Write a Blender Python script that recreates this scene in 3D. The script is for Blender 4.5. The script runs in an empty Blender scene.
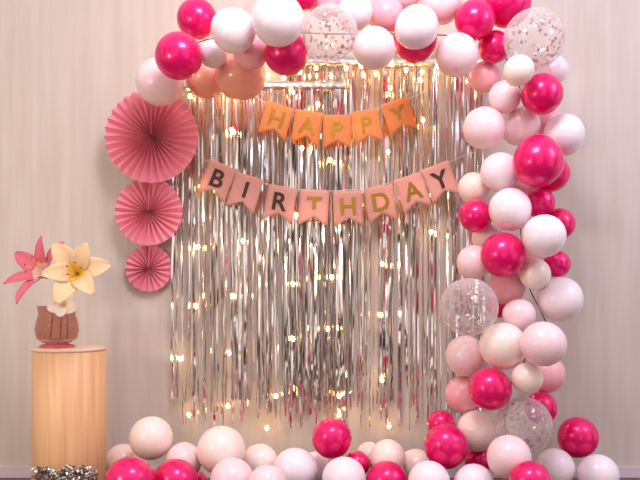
import bpy, bmesh, math, random
from mathutils import Vector, Matrix, Quaternion

PI = math.pi
sc = bpy.context.scene
C = sc.collection
rnd = random.Random(11)

# ------------------------------------------------------------------ camera
FP = 750.0            # focal length in pixels of the 640 wide frame
CAM_D, CAM_H, HORIZON = 5.0, 1.25, 290.0
cam_d = bpy.data.cameras.new('camera')
cam = bpy.data.objects.new('camera', cam_d)
C.objects.link(cam)
cam.location = (0, -CAM_D, CAM_H)
cam.rotation_euler = (PI / 2, 0, 0)
cam_d.sensor_width = 36
cam_d.lens = FP * 36 / 640
cam_d.shift_y = (HORIZON - 240) / 640
sc.camera = cam

# ------------------------------------------------------------------ look
sc.view_settings.view_transform = 'Standard'
sc.view_settings.look = 'None'
sc.view_settings.gamma = 1
sc.view_settings.use_curve_mapping = False
sc.view_settings.exposure = 0.36

# ------------------------------------------------------------------ world: a soft room around the wall
w = bpy.data.worlds.new('world')
sc.world = w
w.use_nodes = True
nt = w.node_tree
nt.nodes.clear()
N = nt.nodes.new
L = nt.links.new
out = N('ShaderNodeOutputWorld')
bg = N('ShaderNodeBackground')
bg.inputs['Strength'].default_value = 0.72
tc = N('ShaderNodeTexCoord')
sep = N('ShaderNodeSeparateXYZ')
L(tc.outputs['Generated'], sep.inputs[0])
# invented light and dark bands round the horizon for the foil strips to mirror
mp = N('ShaderNodeMapping')
mp.inputs['Scale'].default_value = (2.6, 2.6, 0.25)
L(tc.outputs['Generated'], mp.inputs[0])
nz = N('ShaderNodeTexNoise')
nz.inputs['Scale'].default_value = 1.35
nz.inputs['Detail'].default_value = 3
L(mp.outputs[0], nz.inputs['Vector'])
rp = N('ShaderNodeValToRGB')
rp.color_ramp.elements[0].position = 0.47
rp.color_ramp.elements[0].color = (0.02, 0.015, 0.012, 1)
rp.color_ramp.elements[1].position = 0.58
rp.color_ramp.elements[1].color = (1.45, 1.22, 1.16, 1)
L(nz.outputs['Fac'], rp.inputs[0])
# ceiling bright, floor darker
rz = N('ShaderNodeValToRGB')
e = rz.color_ramp.elements
e[0].position = 0.30
e[0].color = (0.40, 0.17, 0.19, 1)
e[1].position = 0.80
e[1].color = (1.12, 1.0, 1.06, 1)
mz = N('ShaderNodeMath')
mz.operation = 'MULTIPLY_ADD'
mz.inputs[1].default_value = 0.5
mz.inputs[2].default_value = 0.5
L(sep.outputs['Z'], mz.inputs[0])
L(mz.outputs[0], rz.inputs[0])
ab = N('ShaderNodeMath')
ab.operation = 'ABSOLUTE'
L(sep.outputs['Z'], ab.inputs[0])
mr = N('ShaderNodeMapRange')
mr.inputs['From Min'].default_value = 0.25
mr.inputs['From Max'].default_value = 0.6
L(ab.outputs[0], mr.inputs['Value'])
mx = N('ShaderNodeMixRGB')
L(mr.outputs[0], mx.inputs[0])
L(rp.outputs[0], mx.inputs[1])
L(rz.outputs[0], mx.inputs[2])
L(mx.outputs[0], bg.inputs['Color'])
L(bg.outputs[0], out.inputs[0])


def area(name, loc, target, size, size_y, power, col):
    d = bpy.data.lights.new(name, 'AREA')
    d.shape = 'RECTANGLE'
    d.size, d.size_y = size, size_y
    d.energy = power
    d.color = col
    o = bpy.data.objects.new(name, d)
    C.objects.link(o)
    o.location = loc
    o.rotation_euler = (Vector(target) - Vector(loc)).to_track_quat('-Z', 'Y').to_euler()
    return o


area('ceiling_lamp', (0.2, -2.7, 4.0), (0.0, -0.1, 1.6), 1.1, 0.7, 57, (1.0, 0.90, 0.97))
area('cool_fill', (3.4, -2.3, 3.4), (1.2, 0, 1.8), 1.1, 1.4, 27, (0.64, 0.72, 1.0))  # added cool light that tints the upper right of the wall lavender
area('side_lamp', (-2.9, -3.6, 1.75), (-0.9, 0, 1.3), 0.5, 0.5, 30, (1.0, 0.84, 0.60))

# ------------------------------------------------------------------ helpers


def P(px, py, dist):
    """point seen at (px, py) in the photograph, dist metres in front of the wall"""
    D = CAM_D - dist
    return Vector(((px - 320) / FP * D, -dist, CAM_H + (HORIZON - py) / FP * D))


def mat(name, col, rough=0.5, metal=0.0, **kw):
    m = bpy.data.materials.new(name)
    m.use_nodes = True
    b = m.node_tree.nodes['Principled BSDF']
    b.inputs['Base Color'].default_value = (*col, 1)
    b.inputs['Roughness'].default_value = rough
    b.inputs['Metallic'].default_value = metal
    for k, v in kw.items():
        b.inputs[k].default_value = v
    return m


def noise_colour(m, c0, c1, scale=(1, 1, 1), nscale=5.0, detail=4, lo=0.35, hi=0.65, bump=0.0):
    nt = m.node_tree
    b = nt.nodes['Principled BSDF']
    tc = nt.nodes.new('ShaderNodeTexCoord')
    mp = nt.nodes.new('ShaderNodeMapping')
    mp.inputs['Scale'].default_value = scale
    nz = nt.nodes.new('ShaderNodeTexNoise')
    nz.inputs['Scale'].default_value = nscale
    nz.inputs['Detail'].default_value = detail
    rp = nt.nodes.new('ShaderNodeValToRGB')
    rp.color_ramp.elements[0].position = lo
    rp.color_ramp.elements[0].color = (*c0, 1)
    rp.color_ramp.elements[1].position = hi
    rp.color_ramp.elements[1].color = (*c1, 1)
    nt.links.new(tc.outputs['Object'], mp.inputs[0])
    nt.links.new(mp.outputs[0], nz.inputs['Vector'])
    nt.links.new(nz.outputs['Fac'], rp.inputs[0])
    nt.links.new(rp.outputs[0], b.inputs['Base Color'])
    if bump:
        bp = nt.nodes.new('ShaderNodeBump')
        bp.inputs['Strength'].default_value = bump
        bp.inputs['Distance'].default_value = 0.01
        nt.links.new(nz.outputs['Fac'], bp.inputs['Height'])
        nt.links.new(bp.outputs[0], b.inputs['Normal'])
    return m


def mesh(name, verts, faces, m=None, smooth=False):
    me = bpy.data.meshes.new(name)
    me.from_pydata([tuple(v) for v in verts], [], faces)
    me.update()
    if m:
        me.materials.append(m)
    if smooth:
        me.polygons.foreach_set('use_smooth', [True] * len(me.polygons))
    return me


def link(name, me, parent=None, loc=None):
    o = bpy.data.objects.new(name, me)
    C.objects.link(o)
    if parent:
        o.parent = parent
    if loc is not None:
        o.location = loc
    return o


def tag(o, label=None, cat=None, group=None, kind=None):
    if label:
        o['label'] = label
    if cat:
        o['category'] = cat
    if group:
        o['group'] = group
    if kind:
        o['kind'] = kind
    return o


def box_mesh(name, lo, hi, m, bevel=0.0):
    bm = bmesh.new()
    bmesh.ops.create_cube(bm, size=1)
    for v in bm.verts:
        v.co = Vector([lo[i] + (v.co[i] + 0.5) * (hi[i] - lo[i]) for i in range(3)])
    if bevel:
        bmesh.ops.bevel(bm, geom=bm.edges[:], offset=bevel, segments=2, affect='EDGES')
    me = bpy.data.meshes.new(name)
    bm.to_mesh(me)
    bm.free()
    me.materials.append(m)
    return me


def tube(pts, rad, n=8, cap=True):
    """verts, faces of a tube through pts; rad a number or a list"""
    pts = [Vector(p) for p in pts]
    V, F = [], []
    up = Vector((0.13, 0.31, 0.94))
    k = len(pts)
    for i, p in enumerate(pts):
        t = (pts[min(i + 1, k - 1)] - pts[max(i - 1, 0)]).normalized()
        a = t.cross(up)
        if a.length < 1e-3:
            a = t.cross(Vector((1, 0, 0)))
        a.normalize()
        b = t.cross(a)
        r = rad[i] if isinstance(rad, (list, tuple)) else rad
        for j in range(n):
            th = 2 * PI * j / n
            V.append(p + r * (math.cos(th) * a + math.sin(th) * b))
    for i in range(k - 1):
        for j in range(n):
            F.append((i * n + j, i * n + (j + 1) % n, (i + 1) * n + (j + 1) % n, (i + 1) * n + j))
    if cap:
        F.append(tuple(range(n - 1, -1, -1)))
        F.append(tuple(range((k - 1) * n, k * n)))
    return V, F


def tube_mesh(name, pts, rad, m, n=8):
    V, F = tube(pts, rad, n)
    return mesh(name, V, F, m, True)


def lathe(name, prof, m, n=48, smooth=True):
    V, F = [], []
    for r, z in prof:
        for j in range(n):
            a = 2 * PI * j / n
            V.append((r * math.cos(a), r * math.sin(a), z))
    for i in range(len(prof) - 1):
        for j in range(n):
            F.append((i * n + j, i * n + (j + 1) % n, (i + 1) * n + (j + 1) % n, (i + 1) * n + j))
    if prof[0][0] > 1e-5:
        F.append(tuple(range(n - 1, -1, -1)))
    if prof[-1][0] > 1e-5:
        F.append(tuple(range((len(prof) - 1) * n, len(prof) * n)))
    me = mesh(name, V, F, m, smooth)
    return me


# ------------------------------------------------------------------ setting
m_wall = mat('wall_paint', (0.62, 0.53, 0.49), 0.85)
noise_colour(m_wall, (0.585, 0.515, 0.455), (0.645, 0.58, 0.53), (9, 1, 0.8), 1.6, 3, 0.35, 0.68, 0.03)
m_base = mat('baseboard_paint', (0.66, 0.58, 0.62), 0.45)
m_floor = mat('floor_wood', (0.12, 0.07, 0.045), 0.4)
noise_colour(m_floor, (0.09, 0.05, 0.03), (0.17, 0.10, 0.06), (1, 12, 1), 3, 5, 0.3, 0.7)

wall = link('wall_back', box_mesh('wall_back', (-4.2, 0.0, 0.0), (4.2, 0.12, 4.4), m_wall))
tag(wall, 'plain pale beige wall behind the party decorations', 'wall', kind='structure')
fl = link('floor', box_mesh('floor', (-4.2, -6.5, -0.1), (4.2, 0.12, 0.0), m_floor))
tag(fl, 'dark brown wooden floor at the foot of the wall', 'floor', kind='structure')
bb = link('baseboard_back', box_mesh('baseboard_back', (-4.2, -0.014, 0.0), (4.2, 0.0, 0.075), m_base, 0.003))
tag(bb, 'low pale baseboard along the foot of the wall', 'baseboard', kind='structure')

# ------------------------------------------------------------------ foil fringe curtains
m_foil = mat('silver_foil', (0.80, 0.76, 0.74), 0.13, 1.0)
m_foil_head = mat('foil_header', (0.74, 0.70, 0.68), 0.3, 1.0)


def fringe(name, px0, px1, py_top, py_bot, dist, count, label, seed):
    r = random.Random(seed)
    a, b = P(px0, py_top, dist), P(px1, py_bot, dist)
    top, bot = a.z, b.z
    root = bpy.data.objects.new(name, None)
    C.objects.link(root)
    root.location = ((a.x + b.x) / 2, -dist, top)
    tag(root, label, 'curtain', 'silver foil fringe curtains')
    V, F = [], []
    wdt = b.x - a.x
    K = 34
    for s in range(count):
        x = -wdt / 2 + (s + 0.5 + r.uniform(-0.75, 0.75)) / count * wdt
        # the strips hang in loose locks
        x += 0.010 * math.sin(x * 41 + seed)
        wd = r.choice((0.006, 0.008, 0.010, 0.013, 0.016))
        ln = (top - bot) * r.uniform(0.93, 1.03) - 0.03
        if r.random() < 0.10:
            ln *= r.uniform(0.75, 0.95)
        th = r.gauss(0, 0.85)
        dth = r.gauss(0, 0.25)
        f1, f2 = r.uniform(1.2, 3.0), r.uniform(0, 6.3)
        y0 = r.uniform(-0.010, 0.010)
        drift = r.gauss(0, 0.010)
        amp = r.uniform(0.001, 0.005)
        base = len(V)
        for k in range(K + 1):
            t = k / K
            z = -0.02 - ln * t
            spread = 0.35 + 0.65 * min(1, t * 1.6)
            tw = th + dth * t * 2 + 0.14 * math.sin(f1 * t * 6 + f2) * (1 if t > 0.02 else 0)
            # crease left by the packet half way down, and crinkled ends
            if abs(t - 0.44) < 0.02 or abs(t - 0.80) < 0.02:
                tw += r.gauss(0, 0.3)
            if t > 0.90:
                tw += r.gauss(0, 0.4)
            cx = x + drift * t * spread + amp * math.sin(f1 * t * 9 + f2)
            cy = y0 * spread + 0.004 * math.sin(f2 + t * 5)
            if t > 0.86:
                cx += r.gauss(0, 0.0025)
            dx, dy = math.cos(tw) * wd / 2, math.sin(tw) * wd / 2
            V.append((cx - dx, cy - dy, z))
            V.append((cx + dx, cy + dy, z))
        for k in range(K):
            i = base + 2 * k
            F.append((i, i + 1, i + 3, i + 2))
    fr = link('fringe', mesh('fringe', V, F, m_foil, True), root)
    fr['kind'] = 'stuff'
    fr['label'] = 'shiny silver foil strips'
    # header band, slightly rippled
    V, F = [], []
    n = 90
    for i in range(n + 1):
        x = -wdt / 2 + wdt * i / n
        y = 0.004 * math.sin(i * 0.9)
        for z in (0.03, -0.03):
            V.append((x, y - 0.0015, z))
            V.append((x, y + 0.0015, z))
    for i in range(n):
        p, q = 4 * i, 4 * i + 4
        F += [(p, q, q + 2, p + 2), (p + 1, p + 3, q + 3, q + 1), (p, p + 1, q + 1, q), (p + 2, q + 2, q + 3, p + 3)]
    F += [(0, 2, 3, 1), (4 * n, 4 * n + 1, 4 * n + 3, 4 * n + 2)]
    link('header_band', mesh('header_band', V, F, m_foil_head, True), root)
    return root


fringe('foil_fringe_curtain', 284, 486, 62, 424, 0.032, 118,
       'silver foil fringe curtain hung higher, behind the word BIRTHDAY and beside the balloon column', 3)
fringe('foil_fringe_curtain', 174, 346, 86, 420, 0.082, 122,
       'silver foil fringe curtain hung lower, beside the three pink paper fans', 8)

# ------------------------------------------------------------------ warm curtain lights
m_wire = mat('light_wire', (0.55, 0.48, 0.40), 0.5)
m_bulb = bpy.data.materials.new('warm_bulb')
m_bulb.use_nodes = True
bb_ = m_bulb.node_tree.nodes['Principled BSDF']
bb_.inputs['Base Color'].default_value = (1, 0.8, 0.5, 1)
bb_.inputs['Emission Color'].default_value = (1.0, 0.58, 0.17, 1)
bb_.inputs['Emission Strength'].default_value = 34

DROPS = [
    [(190, 96), (232, 130), (203, 186), (198, 247), (196, 306), (180, 359), (189, 415)],
    [(236, 96), (234, 132), (243, 241), (233, 296), (229, 353), (228, 406)],
    [(284, 78), (291, 90), (302, 148), (296, 215), (293, 284), (293, 339), (276, 396), (267, 428)],
    [(331, 76), (318, 104), (330, 160), (322, 214), (332, 277), (328, 329), (339, 396), (339, 415)],
    [(376, 74), (390, 88), (361, 126), (388, 152), (383, 200), (382, 264), (381, 315), (382, 380), (389, 426)],
    [(422, 72), (420, 80), (423, 120), (416, 190), (431, 232)],
]
lights = bpy.data.objects.new('curtain_light', None)
C.objects.link(lights)
lights.location = P(305, 66, 0.116)
tag(lights, 'warm white fairy lights on thin wires hanging down over the silver fringe', 'string lights')
inv = lights.location


def bulb_mesh():
    me = bpy.data.meshes.new('bulb')
    bm = bmesh.new()
    bmesh.ops.create_uvsphere(bm, u_segments=12, v_segments=8, radius=0.0115)
    for v in bm.verts:
        v.co.z *= 1.35
    bm.to_mesh(me)
    bm.free()
    me.materials.append(m_bulb)
    me.polygons.foreach_set('use_smooth', [True] * len(me.polygons))
    return me


BM = bulb_mesh()
LD = 0.116
mainpts = [P(x, y, LD) - inv for x, y in ((176, 98), (190, 96), (236, 92), (284, 76), (331, 72), (376, 70), (422, 68), (470, 72))]
link('main_wire', tube_mesh('main_wire', mainpts, 0.0022, m_wire, 6), lights)
bulbs_px = []
for dr in DROPS:
    pts = [P(x, y, LD) - inv for x, y in dr]
    fine = []
    for i in range(len(pts) - 1):
        for k in range(6):
            t = k / 6
            q = pts[i].lerp(pts[i + 1], t)
            q.x += 0.012 * math.sin(t * PI * 2)
            fine.append(q)
    fine.append(pts[-1])
    link('drop_wire', tube_mesh('drop_wire', fine, 0.0012, m_wire, 5), lights)
    bulbs_px += dr
# the bulbs along the top of the curtain, some behind the balloons
bulbs_px += [(206, 84), (222, 88), (252, 82), (268, 76), (300, 72), (316, 68), (346, 68), (361, 66), (392, 64), (406, 70), (438, 66), (452, 70),
             (196, 70), (224, 70), (246, 66)]
for x, y in bulbs_px:
    o = link('bulb', BM, lights, P(x, y, LD) - inv)

# ------------------------------------------------------------------ paper fans


def paper_mat(name, c, trans=0.35):
    m = bpy.data.materials.new(name)
    m.use_nodes = True
    nt = m.node_tree
    b = nt.nodes['Principled BSDF']
    b.inputs['Base Color'].default_value = (*c, 1)
    b.inputs['Roughness'].default_value = 0.75
    t = nt.nodes.new('ShaderNodeBsdfTranslucent')
    t.inputs['Color'].default_value = (*c, 1)
    mxs = nt.nodes.new('ShaderNodeMixShader')
    mxs.inputs[0].default_value = trans
    nt.links.new(b.outputs[0], mxs.inputs[1])
    nt.links.new(t.outputs[0], mxs.inputs[2])
    nt.links.new(mxs.outputs[0], nt.nodes['Material Output'].inputs['Surface'])
    return m


m_fan = paper_mat('pink_paper', (0.94, 0.34, 0.44), 0.2)
m_fan_edge = mat('fan_edge', (0.5, 0.07, 0.14), 0.7)


def paper_fan(px, py, rpx, dist, pleats, label):
    c = P(px, py, dist)
    R = rpx / FP * (CAM_D - dist)
    root = bpy.data.objects.new('paper_fan', None)
    C.objects.link(root)
    root.location = c
    tag(root, label, 'paper fan', 'pink pleated paper fans')
    n2 = pleats * 2
    V, F = [], []
    rings = 7
    V0, F0 = tube([(0, 0.002, 0), (0, dist - 0.001, 0)], 0.02, 16)
    link('mounting_pad', mesh('mounting_pad', V0, F0, m_fan_edge), root)
    hmax = 0.046 * (R / 0.31) ** 0.5
    for k in range(rings + 1):
        t = k / rings
        rr = R * (0.03 + 0.97 * t)
        h = hmax * (1.0 - 0.42 * t * t)
        for j in range(n2):
            a = 2 * PI * (j + (0.18 * math.sin(j * 2.7) if j % 2 else 0)) / n2 + PI / 2
            ridge = j % 2 == 0
            r2 = rr * (1.0 if ridge else 0.975)
            y = -h if ridge else 0.0
            # paper sags a little into a shallow dish
            V.append((r2 * math.cos(a), y - 0.012 * t, r2 * math.sin(a)))
    for k in range(rings):
        for j in range(n2):
            if j == 0:
                continue      # the glued seam at the top
            p, q = k * n2 + j, k * n2 + (j + 1) % n2
            F.append((p, q, q + n2, p + n2))
    o = link('pleated_disc', mesh('pleated_disc', V, F, m_fan, False), root)
    md = o.modifiers.new('thickness', 'SOLIDIFY')
    md.thickness = 0.0012
    # the deep glued fold that closes the disc
    V, F = [], []
    a0 = 2 * PI * 0 / n2 + PI / 2
    a1 = 2 * PI * 1 / n2 + PI / 2
    am = (a0 + a1) / 2
    for k in range(rings + 1):
        t = k / rings
        rr = R * (0.03 + 0.97 * t)
        h = hmax * (1.0 - 0.42 * t * t)
        for a, y in ((a0, -h - 0.012 * t), (am, 0.012), (a1, -0.012 * t)):
            V.append((rr * math.cos(a) * 0.995, y, rr * math.sin(a) * 0.995))
    for k in range(rings):
        p = 3 * k
        F += [(p, p + 1, p + 4, p + 3), (p + 1, p + 2, p + 5, p + 4)]
    o = link('seam_fold', mesh('seam_fold', V, F, m_fan), root)
    md = o.modifiers.new('thickness', 'SOLIDIFY')
    md.thickness = 0.0012
    return root


paper_fan(152.5, 137, 47, 0.20, 32, 'largest pink pleated paper fan, topmost of the three on the wall')
paper_fan(149.5, 212, 34, 0.118, 26, 'middle-sized pink pleated paper fan, between the largest and the smallest fan')
paper_fan(149.5, 268.5, 23.5, 0.03, 20, 'smallest pink pleated paper fan, lowest of the three on the wall')

# ------------------------------------------------------------------ banners
m_flag = paper_mat('pink_card', (0.92, 0.54, 0.46), 0.35)
m_flag_o = paper_mat('glow_tinted_card', (0.94, 0.46, 0.17), 0.5)  # warm glow of the bulbs behind is partly put into this card's colour
m_gold = mat('gold_letter', (0.50, 0.27, 0.05), 0.26, 1.0)
m_dark = mat('bronze_letter', (0.07, 0.025, 0.015), 0.4, 0.2)
m_cord = mat('banner_cord', (0.85, 0.72, 0.64), 0.8)


def letter_mesh(ch, height, m):
    cu = bpy.data.curves.new('letter', 'FONT')
    cu.body = ch
    cu.size = 1.0
    cu.offset = 0.022
    cu.extrude = 0.02
    cu.align_x = 'CENTER'
    o = bpy.data.objects.new('letter_tmp', cu)
    C.objects.link(o)
    dg = bpy.context.evaluated_depsgraph_get()
    dg.update()
    me = bpy.data.meshes.new_from_object(o.evaluated_get(dg))
    bpy.data.objects.remove(o)
    bpy.data.curves.remove(cu)
    xs = [v.co.x for v in me.vertices]
    ys = [v.co.y for v in me.vertices]
    s = height / (max(ys) - min(ys))
    cx, cy = (max(xs) + min(xs)) / 2, (max(ys) + min(ys)) / 2
    for v in me.vertices:
        x, y, z = v.co
        # letters stand in the XZ plane and face the camera (-Y)
        v.co = ((x - cx) * s, -z * 0.05 - 0.001, (y - cy) * s)
    me.name = 'letter'
    me.materials.clear()
    me.materials.append(m)
    me.update()
    return me


def banner(flags, cord_px, dist, wpx, hpx, m, letter_m, name_word, label):
    k = (CAM_D - dist) / FP
    W, H = wpx * k, hpx * k
    org = P(*cord_px[len(cord_px) // 2], dist)
    root = bpy.data.objects.new('bunting_banner', None)
    C.objects.link(root)
    root.location = org
    tag(root, label, 'banner', 'lettered party banners')
    tops = []
    for i, (ch, px, py, ang) in enumerate(flags):
        # flag body: a rectangle with a swallow tail, bowed forward a little
        nx, nz = 8, 8
        V, F = [], []
        bow = rnd.uniform(0.006, 0.014)
        lean = rnd.uniform(-0.008, 0.010)
        for jz in range(nz + 1):
            for jx in range(nx + 1):
                u, v = jx / nx - 0.5, jz / nz
                notch = 0.24 * H * (1 - abs(u) * 2)
                z = H * 0.5 - v * (H - notch)
                y = -bow * (1 - (2 * u) ** 2) * (0.3 + v) - lean * v - 0.004
                V.append((u * W, y, z))
        for jz in range(nz):
            for jx in range(nx):
                p = jz * (nx + 1) + jx
                F.append((p, p + nx + 1, p + nx + 2, p + 1))
        fl = link('flag', mesh('flag', V, F, m, True), root, P(px, py, dist) - org)
        fl.rotation_euler = (0, math.radians(ang), 0)
        md = fl.modifiers.new('thickness', 'SOLIDIFY')
        md.thickness = 0.001
        fl['label'] = 'pink swallowtail flag with the letter ' + ch
        lm = letter_mesh(ch, H * 0.5, letter_m[i])
        lt = link('letter', lm, fl, (0, -bow * 0.9 - lean * 0.45 - 0.006, 0.06 * H))
        lt['label'] = 'gold letter ' + ch if letter_m[i] is m_gold else 'dark bronze letter ' + ch
    pts = [P(x, y, dist) - org for x, y in cord_px]
    fine = []
    for i in range(len(pts) - 1):
        for q in range(6):
            fine.append(pts[i].lerp(pts[i + 1], q / 6))
    fine.append(pts[-1])
    link('cord', tube_mesh('cord', fine, 0.0022, m_cord, 6), root)
    return root


banner([('H', 276, 121, 17), ('A', 307, 128, 9), ('P', 337, 132, 0), ('P', 367, 127, -9), ('Y', 399, 117, -18)],
       [(250, 92), (264, 102), (289, 110), (322, 116), (352, 115), (385, 106), (410, 98), (428, 90)], 0.150, 28, 34,
       m_flag_o, [m_gold] * 5, 'HAPPY', 'warm-tinted bunting spelling HAPPY in gold letters, hung above the longer banner')
banner([('B', 217, 181, 22), ('I', 245, 193, 17), ('R', 280, 204, 10), ('T', 314, 208, 3), ('H', 348, 209, -3), ('D', 381, 204, -9), ('A', 413, 193, -18), ('Y', 441, 182, -21)],
       [(188, 147), (205, 160), (230, 170), (262, 183), (297, 189), (331, 191), (365, 189), (398, 181), (428, 169), (454, 160), (474, 152)], 0.150, 29, 36,
       m_flag, [m_dark, m_dark, m_dark, m_gold, m_gold, m_gold, m_gold, m_dark], 'BIRTHDAY',
       'longer pink bunting spelling BIRTHDAY across the middle of the silver fringe')

# ------------------------------------------------------------------ balloons


def latex(name, col, rough, coat, sss=0.0, metal=0.0):
    m = mat(name, col, rough, metal)
    b = m.node_tree.nodes['Principled BSDF']
    b.inputs['Coat Weight'].default_value = coat
    b.inputs['Coat Roughness'].default_value = 0.12
    b.inputs['Specular IOR Level'].default_value = 0.5
    if sss:
        b.inputs['Subsurface Weight'].default_value = sss
        b.inputs['Subsurface Radius'].default_value = (0.08, 0.04, 0.04)
    return m


M_BAL = {
    'M': latex('hot_pink_latex', (0.80, 0.0, 0.15), 0.30, 0.35, 0.0, 0.35),
    'W': latex('white_latex', (0.92, 0.80, 0.86), 0.36, 0.35),
    'L': latex('pale_pink_latex', (0.92, 0.68, 0.72), 0.36, 0.35),
    'P': latex('pink_latex', (0.88, 0.42, 0.47), 0.36, 0.35),
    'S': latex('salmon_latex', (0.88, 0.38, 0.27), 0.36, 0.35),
    'C': latex('cream_latex', (0.93, 0.78, 0.72), 0.36, 0.35),
}
# clear latex: a thin skin that lets the room through and mirrors it at the rim
m_clear = bpy.data.materials.new('clear_latex')
m_clear.use_nodes = True
nt = m_clear.node_tree
b_ = nt.nodes['Principled BSDF']
b_.inputs['Base Color'].default_value = (0.92, 0.84, 0.86, 1)
b_.inputs['Roughness'].default_value = 0.08
tr = nt.nodes.new('ShaderNodeBsdfTransparent')
tr.inputs['Color'].default_value = (0.99, 0.97, 0.97, 1)
lw = nt.nodes.new('ShaderNodeLayerWeight')
lw.inputs['Blend'].default_value = 0.35
mr_ = nt.nodes.new('ShaderNodeMapRange')
mr_.inputs['To Min'].default_value = 0.13
mr_.inputs['To Max'].default_value = 0.58
ms = nt.nodes.new('ShaderNodeMixShader')
nt.links.new(lw.outputs['Facing'], mr_.inputs['Value'])
nt.links.new(mr_.outputs[0], ms.inputs[0])
nt.links.new(tr.outputs[0], ms.inputs[1])
nt.links.new(b_.outputs[0], ms.inputs[2])
nt.links.new(ms.outputs[0], nt.nodes['Material Output'].inputs['Surface'])
M_BAL['X'] = m_clear
m_conf = mat('silver_confetti', (0.58, 0.50, 0.47), 0.3, 0.85)


def balloon_profile(n=40, egg=0.0):
    pr = []
    for i in range(n + 1):
        th = PI * i / n
        r, z = math.sin(th), -math.cos(th)
        if z < 0:
            z *= 1 + (0.10 + egg) * (-z) ** 2
            r *= 1 - egg * 0.25 * (-z) ** 2
        pr.append([max(r, 0.0), z])
    # draw the end out into the neck
    ne = [p for p in pr if not (p[1] < -0.9 and p[0] < 0.10)]
    zl = ne[0][1]
    return [(0.045, zl - 0.055), (0.05, zl - 0.03), (0.075, zl - 0.004)] + [tuple(p) for p in ne]


KNOT = [(0.0, -0.19), (0.052, -0.185), (0.062, -0.165), (0.035, -0.13), (0.03, -0.115), (0.05, -0.10), (0.07, -0.075), (0.055, -0.05), (0.03, -0.04)]
BODY, KN = {}, {}
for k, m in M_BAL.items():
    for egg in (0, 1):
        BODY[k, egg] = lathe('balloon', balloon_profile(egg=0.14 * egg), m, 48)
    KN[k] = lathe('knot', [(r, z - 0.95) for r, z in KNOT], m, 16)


def confetti_mesh(seed):
    r = random.Random(seed)
    V, F = [], []
    for i in range(230):
        # most flakes cling to the skin, thicker towards the bottom
        d = Vector((r.gauss(0, 1), r.gauss(0, 1), r.gauss(-0.35, 0.75))).normalized()
        c = d * 0.955
        t1 = d.orthogonal().normalized()
        t1.rotate(Quaternion(d, r.uniform(0, 6.28)))
        t2 = d.cross(t1)
        s, q = r.uniform(0.025, 0.06), r.uniform(0.025, 0.06)
        dd = d * 0.006
        b0 = len(V)
        tilt = d * r.uniform(-0.012, 0.012)
        for sg in (-1, 1):
            for a, b in ((-1, -1), (1, -1), (1, 1), (-1, 1)):
                V.append(c + t1 * (s * a) + t2 * (q * b) + dd * sg + tilt * a)
        F += [(b0, b0 + 3, b0 + 2, b0 + 1), (b0 + 4, b0 + 5, b0 + 6, b0 + 7)]
        for e in range(4):
            F.append((b0 + e, b0 + (e + 1) % 4, b0 + 4 + (e + 1) % 4, b0 + 4 + e))
    return mesh('confetti', V, F, m_conf)


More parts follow.
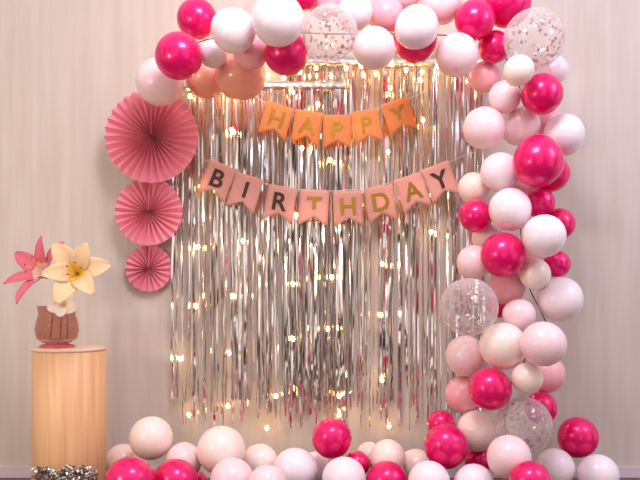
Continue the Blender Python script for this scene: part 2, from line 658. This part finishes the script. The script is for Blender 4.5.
# px, py, radius px, colour, layer (higher stands nearer), label, options
B = [
    # --- the end of the arch above the paper fans
    (160, 82, 24, 'L', 1, 'pale pink balloon resting over the top edge of the largest paper fan', {'gap': 0.31, 'at': 0.47}),
    (179, 56, 23.5, 'M', 3, 'hot pink balloon just above the pale balloon that touches the largest paper fan', {}),
    (197, 19, 20, 'M', 2, 'hot pink balloon at the upper outer corner of the arch end', {}),
    (234, 31, 22, 'W', 2, 'white balloon beside the two hot pink balloons at the arch end', {}),
    (213, 54, 14, 'W', 1, 'small white balloon tucked under the first white one by the pink pair', {}),
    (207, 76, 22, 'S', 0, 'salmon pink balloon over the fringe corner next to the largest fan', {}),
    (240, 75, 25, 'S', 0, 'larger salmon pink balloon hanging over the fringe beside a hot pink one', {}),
    (251, 52, 18, 'P', 1, 'dusty pink balloon between the first white balloon and a heart-like hot pink one', {}),
    (278, 20, 26, 'W', 3, 'big white balloon pressing into a hot pink balloon, above the start of HAPPY', {}),
    (286, 53, 22, 'M', 2, 'hot pink balloon dented by a big white one, above the letter H of HAPPY', {}),
    (304, -4, 14, 'M', 2, 'hot pink balloon mostly cut off by the top edge, above the clear one', {}),
    (330, 33, 28, 'X', 2, 'clear confetti balloon in the top of the arch above the word HAPPY', {}),
    (326, 2, 18, 'P', 1, 'pink balloon showing behind the top of the clear confetti one over HAPPY', {}),
    (355, 12, 18, 'W', 1, 'white balloon behind and between the upper clear balloon and a peach pink one', {}),
    (374, 48, 21, 'L', 3, 'pale peach pink balloon beside the clear one, over the end of HAPPY', {}),
    (386, 15, 18, 'P', 1, 'pink balloon at the top behind the peach one and the round white one', {}),
    (417, 27, 21.5, 'W', 3, 'round white balloon rimmed by a hot pink one behind it, top of arch', {}),
    (415, 40, 22, 'M', 1, 'hot pink balloon seen only as a red rim under the round white one', {}),
    (441, 3, 21, 'L', 1, 'very pale pink balloon cut by the top edge beside the hot pink cluster', {}),
    (405, -6, 16, 'L', 0, 'pale pink balloon at the very top edge above the round white one', {}),
    (457, 55, 21.5, 'L', 3, 'peach pink balloon below the hot pink cluster at the arch corner', {}),
    (475, 20, 20, 'M', 3, 'hot pink balloon in front of the corner cluster, above the peach one', {}),
    (507, 3, 24, 'M', 1, 'large hot pink balloon cut by the top edge at the arch corner', {}),
    (494, 47, 16, 'M', 2, 'smaller hot pink balloon beneath the corner cluster, touching the clear one', {}),
    (485, 77, 16, 'P', 1, 'small pink balloon under the peach corner balloon', {}),
    (534, 39, 30, 'X', 2, 'clear confetti balloon at the outer corner of the arch', {}),
    (519, 70, 15, 'C', 3, 'small cream balloon below the corner clear balloon', {}),
    (554, 70, 14, 'W', 1, 'small white balloon behind the lower rim of the corner clear balloon', {}),
    (505, 97, 16, 'L', 3, 'small pale pink balloon just beside the highest hot pink one of the column', {}),
    (542, 94, 20.5, 'M', 3, 'hot pink balloon topmost in the column, below the corner clear one', {}),
    # --- the column
    (484, 128, 21, 'L', 3, 'pale pink balloon bulging over the fringe, topmost on the inner side of column', {}),
    (521, 126, 19, 'L', 2, 'pale pink balloon at the column centre under the topmost hot pink one', {}),
    (564, 134, 20, 'W', 2, 'whitish balloon against the wall, highest on the outer side of the column', {}),
    (538, 162, 25, 'M', 3, 'large hot pink balloon, upper of the overlapping pair in the column', {}),
    (551, 174, 18, 'M', 1, 'hot pink balloon behind the large hot pink one, showing on its outer side', {}),
    (500, 172, 19.5, 'W', 3, 'white balloon directly below the pale inner pair in the column', {}),
    (474, 188, 16, 'C', 2, 'cream balloon at the fringe edge beside the end of BIRTHDAY', {}),
    (510, 209, 21, 'W', 4, 'white balloon overlapping a smaller hot pink one level with BIRTHDAY', {}),
    (476, 216, 16.5, 'M', 3, 'small hot pink balloon at the fringe edge, level with the BIRTHDAY banner', {}),
    (540, 203, 15, 'M', 2, 'dark hot pink balloon squeezed beneath the large overlapping pair', {}),
    (559, 224, 16, 'M', 1, 'hot pink balloon seen as a crescent behind a white one, outer column', {}),
    (544, 236, 21.5, 'W', 4, 'white balloon with a hot pink crescent behind it', {}),
    (503, 255, 22.5, 'M', 4, 'hot pink balloon in mid column just above the pink one and the clear one', {}),
    (474, 262, 17, 'L', 2, 'pale pink balloon at the fringe edge just above the column clear balloon', {}),
    (557, 264, 13.5, 'M', 2, 'small hot pink balloon under the white one with the crescent', {}),
    (535, 274, 15.5, 'C', 4, 'small cream balloon beside the mid column hot pink one', {}),
    (507, 287, 18, 'P', 2, 'pink balloon right below the mid column hot pink one', {}),
    (469, 307, 29, 'X', 3, 'clear confetti balloon overlapping the fringe half way down the column', {}),
    (560, 299, 22.5, 'W', 3, 'large whitish balloon bulging against the wall on the outer column', {}),
    (519, 315, 16.5, 'L', 3, 'small very pale pink balloon beside the column clear balloon', {}),
    (500, 304, 14, 'M', 0, 'hot pink balloon barely showing behind the small pale one and the clear one', {}),
    (543, 344, 22.5, 'L', 4, 'pale pink balloon below the large whitish outer one', {}),
    (503, 346, 23.5, 'C', 3, 'large cream balloon at the centre of the lower column', {}),
    (466, 356, 20.5, 'L', 3, 'pale pink balloon over the fringe just under the column clear balloon', {}),
    (490, 389, 21.5, 'M', 5, 'hot pink balloon alone in front of pale ones in the lower column', {}),
    (527, 378, 15.5, 'C', 4, 'small cream balloon beside the lone lower hot pink one', {}),
    (546, 374, 19, 'P', 1, 'dusty pink balloon in shade on the outer lower column', {}),
    (463, 394, 18, 'P', 2, 'pink balloon at the fringe edge behind the lone lower hot pink one', {}),
    (541, 408, 16, 'M', 2, 'dark hot pink balloon behind the lowest clear confetti one', {}),
    (524, 425, 28, 'X', 3, 'lowest clear confetti balloon, near the foot of the column', {}),
    (477, 431, 20.5, 'C', 3, 'cream balloon between the lowest clear one and a drooping hot pink one', {}),
    (446, 446, 22, 'M', 4, 'egg-shaped hot pink balloon hanging neck down at the foot of the fringe', {'tail': (0, 0.1, -1), 'egg': 1}),
    (441, 424, 14, 'M', 2, 'hot pink balloon peeping out above the egg-shaped one', {}),
    (578, 437, 20, 'M', 3, 'teardrop hot pink balloon on the outer side at the foot of the column', {'tail': (0.05, 0.15, -1), 'egg': 1}),
    (509, 457, 22, 'L', 4, 'pale pink balloon beneath the lowest clear confetti one', {}),
    (478, 459, 14, 'M', 2, 'dark hot pink balloon behind the egg-shaped one near the floor', {}),
    (555, 468, 19.5, 'W', 6, 'white balloon near the floor between two hot pink ones, foot of column', {}),
    (598, 475, 20.5, 'W', 6, 'outermost white balloon on the floor under the teardrop hot pink one', {}),
    (530, 482, 21, 'M', 7, 'hot pink balloon on the floor below the lowest clear confetti one', {}),
    (474, 484, 20, 'W', 5, 'white balloon on the floor under the cream and dark pink ones', {}),
    (429, 482, 21, 'W', 5, 'white balloon on the floor just beside the egg-shaped hot pink one', {}),
    (488, 238, 16, 'L', 1, 'pale pink balloon deep in the column between two hot pink ones', {}),
    (525, 186, 15, 'P', 1, 'pink balloon deep in the column under the large overlapping hot pink pair', {}),
    (546, 122, 15, 'P', 1, 'pink balloon showing just under the topmost hot pink one of the column', {}),
    (527, 252, 14, 'P', 1, 'pink balloon deep in the column behind the white one with a crescent', {}),
    # --- the row along the floor
    (123, 462, 18, 'C', 2, 'cream balloon behind a hot pink one, next to the wooden plinth', {'at': 0.28}),
    (151, 438, 21.5, 'C', 2, 'cream balloon highest in the floor row near the plinth', {}),
    (130, 482, 25, 'M', 5, 'large hot pink balloon on the floor next to the wooden plinth', {}),
    (175, 482, 23, 'M', 4, 'hot pink balloon on the floor, second from the plinth', {}),
    (184, 461, 18, 'L', 2, 'pale pink balloon behind the second hot pink one from the plinth', {}),
    (194, 484, 14, 'M', 2, 'small hot pink balloon at the floor behind the second one from the plinth', {}),
    (221, 450, 24, 'C', 3, 'large cream balloon of the floor row under the lower fringe corner', {}),
    (232, 480, 22, 'L', 4, 'pale pink balloon on the floor in front of the large cream one', {}),
    (260, 462, 18, 'C', 3, 'cream balloon of the floor row beside the large cream one', {}),
    (295, 470, 22, 'W', 3, 'white balloon of the floor row between cream one and upright hot pink one', {}),
    (267, 484, 19, 'L', 5, 'pale pink balloon cut by the bottom edge before the smaller cream one', {}),
    (332, 438, 20, 'M', 3, 'upright hot pink balloon of the floor row at the middle of the fringe', {'tail': (0, 0.2, -1)}),
    (344, 479, 22, 'W', 5, 'white balloon in front of and below the upright hot pink one', {}),
    (357, 464, 13, 'M', 2, 'hot pink balloon seen as a red crescent behind a white floor balloon', {}),
    (387, 482, 21, 'M', 5, 'hot pink balloon on the floor before the pale cream one', {}),
    (388, 458, 18, 'C', 3, 'pale cream balloon behind the hot pink floor balloon, middle of fringe', {}),
    (314, 468, 16, 'W', 2, 'white balloon low behind the upright hot pink one and its white neighbour', {'at': 0.3}),
    (243, 467, 15, 'L', 2, 'small pale pink balloon low between the large cream one and a cream neighbour', {'at': 0.3}),
    (369, 455, 13, 'C', 1, 'small cream balloon beyond the red crescent in the floor row', {'at': 0.3}),
    (416, 466, 17, 'C', 3, 'cream balloon behind the white floor balloon beside the egg-shaped one', {}),
]
GAP = 0.19
SP = 1.07          # balloons reach a little past their round part


def dmax(px, py, r):
    """furthest the camera-depth may be so that the balloon clears the floor"""
    return CAM_H * FP / (py - HORIZON + r * 1.0) if py - HORIZON + r > 0 else 99


pos = []
for i, (px, py, r, c, lay, lab, op) in enumerate(B):
    R = r / FP * (CAM_D - 0.4)
    D = CAM_D - (op.get('gap', GAP) + R + 0.10 * lay)
    pos.append(min(D, dmax(px, py, r) - 0.002))
for it in range(1500):
    mv = 0
    for i in range(len(B)):
        xi, yi, ri, _, li, _, oi = B[i]
        ri *= 1.2 if oi.get('egg') else 1
        for j in range(i + 1, len(B)):
            xj, yj, rj, _, lj, _, oj = B[j]
            rj *= 1.2 if oj.get('egg') else 1
            dpx = math.hypot(xi - xj, yi - yj)
            if dpx >= (ri + rj) * 1.03:
                continue
            Di, Dj = pos[i], pos[j]
            pa = Vector(((xi - 320) / FP * Di, Di, (HORIZON - yi) / FP * Di))
            pb = Vector(((xj - 320) / FP * Dj, Dj, (HORIZON - yj) / FP * Dj))
            need = (ri * Di + rj * Dj) / FP * 1.012 + 0.002
            lat2 = (pa.x - pb.x) ** 2 + (pa.z - pb.z) ** 2
            sepn = math.sqrt(max(need * need - lat2, 0))
            front_i = li > lj or (li == lj and Di <= Dj)
            cur = (Dj - Di) if front_i else (Di - Dj)
            if cur < sepn - 1e-4:
                push = (sepn - cur) * 0.5
                mv = max(mv, push)
                # the nearer one gives way a little more
                if front_i:
                    pos[i] -= push * 0.6
                    pos[j] += push * 0.4
                else:
                    pos[j] -= push * 0.6
                    pos[i] += push * 0.4
    for i in range(len(B)):
        px, py, r, c, lay, lab, op = B[i]
        lim = min(CAM_D - op.get('gap', GAP) - r * pos[i] / FP * SP, dmax(px, py, r) - 0.002)
        if pos[i] > lim:
            pos[i] = lim
        # the garland hangs together at about half a metre from the wall
        elif it < 900:
            goal = min(lim, CAM_D - op.get('at', 0.52))
            pos[i] += max(-0.0015, min(0.0015, goal - pos[i]))
KIND = {'M': 'hot pink balloons', 'W': 'white balloons', 'L': 'pale pink balloons', 'P': 'pink balloons', 'C': 'cream balloons', 'S': 'salmon pink balloons', 'X': 'clear confetti balloons'}
CEN = [P(b[0], b[1], CAM_D - pos[i]) for i, b in enumerate(B)]
RAD = [b[2] / FP * pos[i] for i, b in enumerate(B)]


def neck_dir(i, first=None):
    # the neck points into the free space behind the balloon
    best, bd = -9, None
    for k in range(500):
        d = Vector(first) if (first and k == 0) else Vector((rnd.uniform(-1, 1), rnd.uniform(-0.1, 1.0), rnd.uniform(-1, 0.6)))
        if first and k:
            d = d * 0.5 + Vector(first)
        d.normalize()
        cl = 9
        for rr in (1.05, 1.17):
            q = CEN[i] + d * RAD[i] * rr
            cl = min(cl, -0.05 - q.y, q.z - 0.01)
            for j in range(len(B)):
                if j != i:
                    cl = min(cl, (CEN[i] + d * RAD[i] * 0.17 - CEN[j]).length - RAD[j] * 1.005 - 0.93 * RAD[i])
                    cl = min(cl, (q - CEN[j]).length - RAD[j] * 1.01 - 0.07 * RAD[i])
        sc_ = min(cl, 0.02) + 0.012 * d.y
        if sc_ > best:
            best, bd = sc_, d
    return bd


for i, (px, py, r, c, lay, lab, op) in enumerate(B):
    dist = CAM_D - pos[i]
    R = r / FP * pos[i]
    o = link('balloon', BODY[c, 1 if op.get('egg') else 0])
    o.location = P(px, py, dist)
    tail = neck_dir(i, op.get('tail'))
    q = Vector((0, 0, -1)).rotation_difference(tail)
    o.rotation_mode = 'QUATERNION'
    o.rotation_quaternion = q @ Quaternion((0, 0, 1), rnd.uniform(0, 6.28))
    o.scale = (R, R, R)
    tag(o, lab, 'balloon', KIND[c])
    kn = link('knot', KN[c], o)
    if i == 0:
        KTIP = o.location + tail * (R * 1.142 + 0.0045)
    if c == 'X':
        cf = link('confetti', confetti_mesh(i), o)
        cf['kind'] = 'stuff'
        cf['label'] = 'silver confetti flakes'
print('DEPTHS', [round(CAM_D - d, 2) for d in pos])

# dark cord the arch is tied to, seen in gaps between the balloons
m_black = mat('black_cord', (0.03, 0.02, 0.02), 0.6)
cp = [(150, 70), (178, 50), (205, 40), (240, 35), (280, 32), (330, 34), (380, 34), (420, 34), (460, 36), (495, 44), (516, 72), (525, 110),
      (528, 150), (522, 190), (520, 220), (522, 250), (530, 290), (546, 322), (556, 334), (530, 352), (512, 380), (505, 420), (506, 460)]
cps = []
for i in range(len(cp) - 1):
    for q in range(6):
        t = q / 6
        cps.append((cp[i][0] + t * (cp[i + 1][0] - cp[i][0]), cp[i][1] + t * (cp[i + 1][1] - cp[i][1])))
cps.append(cp[-1])
# it runs just behind the backs of the balloons
raw = []
for x, y in cps:
    ds = [-CEN[k].y - RAD[k] * 1.19 for k, b in enumerate(B) if math.hypot(b[0] - x, b[1] - y) < b[2] * 1.25 + 4]
    raw.append(max(0.12, min(ds + [0.45]) - 0.02))
mn = [min(raw[max(0, i - 4):i + 5]) for i in range(len(raw))]
sm = [sum(mn[max(0, i - 2):i + 3]) / len(mn[max(0, i - 2):i + 3]) for i in range(len(raw))]
fine = [KTIP] + [P(x, y, d) for (x, y), d in zip(cps, sm)]
gc = link('garland_cord', tube_mesh('garland_cord', fine, 0.0035, m_black, 6))
tag(gc, 'thin dark cord holding the balloon arch, showing in gaps between balloons', 'cord')

# ------------------------------------------------------------------ plinth
m_pl = mat('plinth_wood', (0.72, 0.44, 0.24), 0.42)
noise_colour(m_pl, (0.66, 0.36, 0.17), (0.78, 0.48, 0.26), (14, 14, 0.5), 2.2, 4, 0.35, 0.66)
m_pl_top = mat('plinth_top', (0.80, 0.58, 0.42), 0.4)
PD = 0.60
pc = P(69.5, 347, PD)
pr = 35.5 / FP * (CAM_D - PD)
ptop = pc.z - 0.0
pl = bpy.data.objects.new('plinth', None)
C.objects.link(pl)
pl.location = (pc.x, -PD, 0)
tag(pl, 'round tan wooden plinth carrying the flower vase', 'plinth')
link('body', lathe('body', [(pr - 0.004, 0.0), (pr, 0.006), (pr, ptop - 0.02), (pr - 0.003, ptop - 0.0185)], m_pl, 72), pl)
link('top_plate', lathe('top_plate', [(pr - 0.006, ptop - 0.0185), (pr + 0.002, ptop - 0.016), (pr + 0.002, ptop - 0.004), (pr - 0.003, ptop), ], m_pl_top, 72), pl)

# ------------------------------------------------------------------ vase
m_glass = bpy.data.materials.new('rose_glass')
m_glass.use_nodes = True
nt = m_glass.node_tree
b_ = nt.nodes['Principled BSDF']
b_.inputs['Base Color'].default_value = (0.58, 0.34, 0.28, 1)
b_.inputs['Roughness'].default_value = 0.06
tr = nt.nodes.new('ShaderNodeBsdfTransparent')
tr.inputs['Color'].default_value = (0.88, 0.73, 0.68, 1)
lw = nt.nodes.new('ShaderNodeLayerWeight')
lw.inputs['Blend'].default_value = 0.4
mr_ = nt.nodes.new('ShaderNodeMapRange')
mr_.inputs['To Min'].default_value = 0.08
mr_.inputs['To Max'].default_value = 0.6
ms = nt.nodes.new('ShaderNodeMixShader')
nt.links.new(lw.outputs['Facing'], mr_.inputs['Value'])
nt.links.new(mr_.outputs[0], ms.inputs[0])
nt.links.new(tr.outputs[0], ms.inputs[1])
nt.links.new(b_.outputs[0], ms.inputs[2])
nt.links.new(ms.outputs[0], nt.nodes['Material Output'].inputs['Surface'])
m_vb = mat('rose_glass_foot', (0.62, 0.10, 0.12), 0.12, 0.0)
VX = P(57, 300, PD).x
vase = bpy.data.objects.new('vase', None)
C.objects.link(vase)
vase.location = (VX, -PD, ptop + 0.0005)
tag(vase, 'rose-tinted glass vase standing on the wooden plinth, holding the flowers', 'vase')
vh = 0.24
link('glass_body', lathe('glass_body', [(0.085, 0.028), (0.115, 0.05), (0.125, 0.10), (0.118, 0.15), (0.104, 0.19), (0.112, vh),
                                        (0.107, vh), (0.099, 0.19), (0.112, 0.15), (0.119, 0.10), (0.109, 0.054), (0.0, 0.034)], m_glass, 48), vase)
link('foot', lathe('foot', [(0.098, 0.0), (0.102, 0.006), (0.094, 0.014), (0.06, 0.022), (0.084, 0.0275), (0.0, 0.0275)], m_vb, 48), vase)

# ------------------------------------------------------------------ flowers
m_pk = paper_mat('pink_petal', (0.80, 0.20, 0.27), 0.3)
m_pk2 = paper_mat('pale_pink_petal', (0.90, 0.62, 0.60), 0.3)
m_cr = paper_mat('cream_petal', (0.92, 0.72, 0.46), 0.3)
m_wh = paper_mat('white_petal', (0.94, 0.82, 0.74), 0.12)
m_ye = paper_mat('yellow_throat', (0.90, 0.62, 0.10), 0.3)
m_st = mat('flower_stem', (0.24, 0.22, 0.08), 0.6)
m_an = mat('anther', (0.45, 0.12, 0.04), 0.7)


def petal_mesh(ln, wd, opening, back, m, tip=1.0, m2=None):
    """a petal leaving the throat at `opening` from the flower's axis, bending back towards its tip"""
    nu, nv = 14, 6
    V, F = [], []
    x = z = 0.0
    for i in range(nu + 1):
        t = i / nu
        half = wd / 2 * (math.sin(PI * min(1, t * 0.90 + 0.08)) ** (0.8 * tip) + 0.02)
        a = opening * (0.45 + 0.75 * t) + back * t * t
        if i:
            x += ln / nu * math.sin(a)
            z += ln / nu * math.cos(a)
        for j in range(nv + 1):
            s = j / nv * 2 - 1
            cup = 0.20 * wd * s * s * (1 - 0.7 * t) + 0.016 * wd * math.sin(t * 17 + j * 2)
            V.append((x - cup * math.cos(a) * 0.6, half * s, z + cup * math.sin(a)))
    for i in range(nu):
        for j in range(nv):
            p = i * (nv + 1) + j
            F.append((p, p + 1, p + nv + 2, p + nv + 1))
    me = mesh('petal', V, F, m, True)
    if m2:
        me.materials.append(m2)
        for k, pg in enumerate(me.polygons):
            if k // nv < 5:
                pg.material_index = 1
    return me


def flower(px, py, dist, facing, n, ln, wd, opening, back, m, label, m2=None, stem=(), stamens=True, roll=0.0, tip=1.0, skip=()):
    c = P(px, py, dist)
    root = bpy.data.objects.new('flower', None)
    C.objects.link(root)
    root.location = c
    tag(root, label, 'flower', 'flowers in the vase')
    q = Vector((0, 0, 1)).rotation_difference(Vector(facing).normalized())
    opening, back = math.radians(opening), math.radians(back)
    pm = petal_mesh(ln, wd, opening, back, m, tip, m2)
    for k in range(n):
        if k in skip:
            continue
        o = link('petal', pm, root)
        o.rotation_mode = 'QUATERNION'
        o.rotation_quaternion = q @ Quaternion((0, 0, 1), roll + 2 * PI * k / n + 0.12 * math.sin(k * 3.1)) @ Quaternion((0, 1, 0), -0.10 * (k % 2))
        sc_ = 1 - 0.08 * (k % 2) + 0.05 * math.sin(k * 5.3)
        o.scale = (sc_, 1 - 0.15 * (k % 2), sc_)
        md = o.modifiers.new('thickness', 'SOLIDIFY')
        md.thickness = 0.0016
    if stamens:
        for k in range(5):
            a = roll + 2 * PI * k / 5
            e = Vector((0.16 * math.cos(a), 0.16 * math.sin(a), 0.52)) * ln
            V, F = tube([(0, 0, 0), e * 0.5 + Vector((0, 0, 0.02 * ln)), e], 0.0022, 6)
            st = link('stamen', mesh('stamen', V, F, m_ye, True), root)
            st.rotation_mode = 'QUATERNION'
            st.rotation_quaternion = q
            bm = bmesh.new()
            bmesh.ops.create_uvsphere(bm, u_segments=8, v_segments=6, radius=0.005)
            for v in bm.verts:
                v.co.x *= 1.9
                v.co += e
            me = bpy.data.meshes.new('anther')
            bm.to_mesh(me)
            bm.free()
            me.materials.append(m_an)
            link('anther', me, st)
    fv = Vector(facing).normalized()
    way = [Vector((0, 0, 0)), -fv * 0.02, -fv * 0.05] + [Vector(p) - c for p in stem]
    # round the corners of the way the stem takes
    for _ in range(2):
        nw = [way[0]]
        for a, b in zip(way, way[1:]):
            nw += [a.lerp(b, 0.25), a.lerp(b, 0.75)]
        way = nw + [way[-1]]
    V, F = tube(way, [0.011] * 2 + [0.0065] * 4 + [0.004] * (len(way) - 6), 8)
    link('stem', mesh('stem', V, F, m_st, True), root)
    return root


zf, zm = ptop + 0.05, ptop + vh
flower(50, 277, 0.64, (-0.42, -0.70, 0.42), 6, 0.29, 0.10, 66, 10, m_pk, 'dark pink pointed lily reaching away from the cream bloom', m_pk2,
       [(VX - 0.02, -PD, zm + 0.05), (VX - 0.025, -PD, zm - 0.05), (VX - 0.04, -PD, zf)], roll=0.1, tip=1.1)
flower(78, 275, 0.90, (0.10, -0.92, 0.22), 6, 0.235, 0.125, 66, 14, m_cr, 'large cream lily with a yellow throat, biggest bloom in the vase', m_ye,
       [(VX + 0.08, -PD - 0.14, zm + 0.03), (VX + 0.045, -PD - 0.02, zm + 0.05), (VX + 0.025, -PD, zm - 0.05), (VX + 0.02, -PD, zf)], roll=0.25)
flower(65, 306, 0.82, (0.0, -0.85, 0.25), 5, 0.105, 0.095, 68, 12, m_wh, 'small white bloom hanging low over the vase rim', m_cr,
       [(VX + 0.05, -PD - 0.13, zm + 0.015), (VX + 0.06, -PD - 0.04, zm + 0.03), (VX + 0.055, -PD + 0.02, zm - 0.04), (VX + 0.05, -PD + 0.035, zf)], stamens=False, roll=0.9, tip=0.7)

# ------------------------------------------------------------------ tinsel heap before the plinth
m_tin = mat('tinsel_foil', (0.80, 0.74, 0.70), 0.22, 1.0)
tin = bpy.data.objects.new('tinsel_garland', None)
C.objects.link(tin)
TD = PD + pr + 0.09
tl = P(34, 470, TD)
trr = P(96, 470, TD)
tin.location = ((tl.x + trr.x) / 2, -TD, 0)
tag(tin, 'heap of crumpled silver tinsel on the floor against the plinth', 'tinsel')
V, F = [], []
half = (trr.x - tl.x) / 2
for i in range(2600):
    x = rnd.uniform(-half, half)
    hh = 0.275 + 0.012 * math.sin(x * 27) + 0.008 * math.sin(x * 61 + 1)
    z = hh * rnd.random() ** 0.5
    y = rnd.uniform(-1, 1) * 0.075 * (1.1 - z / 0.35)
    d = Vector((rnd.gauss(0, 1), rnd.gauss(0, 1), rnd.gauss(0, 1))).normalized()
    n2 = d.orthogonal().normalized()
    ln_, wd_ = rnd.uniform(0.018, 0.035), rnd.uniform(0.003, 0.006)
    c = Vector((x, y, max(z, 0.02)))
    b0 = len(V)
    mid = c + n2 * 0.004
    for p in (c - d * ln_ / 2, mid, c + d * ln_ / 2):
        s = d.cross(n2) * wd_
        for vv in (p - s, p + s):
            V.append((vv.x, vv.y, max(vv.z, 0.002)))
    F += [(b0, b0 + 1, b0 + 3, b0 + 2), (b0 + 2, b0 + 3, b0 + 5, b0 + 4)]
tf = link('tinsel', mesh('tinsel', V, F, m_tin), tin)
tf['kind'] = 'stuff'
pts = []
for i in range(60):
    t = i / 59
    pts.append((half * 0.9 * math.sin(t * 23), 0.05 * math.cos(t * 31), 0.012 + 0.19 * t))
link('core_wire', tube_mesh('core_wire', pts, 0.003, m_wire, 6), tin)
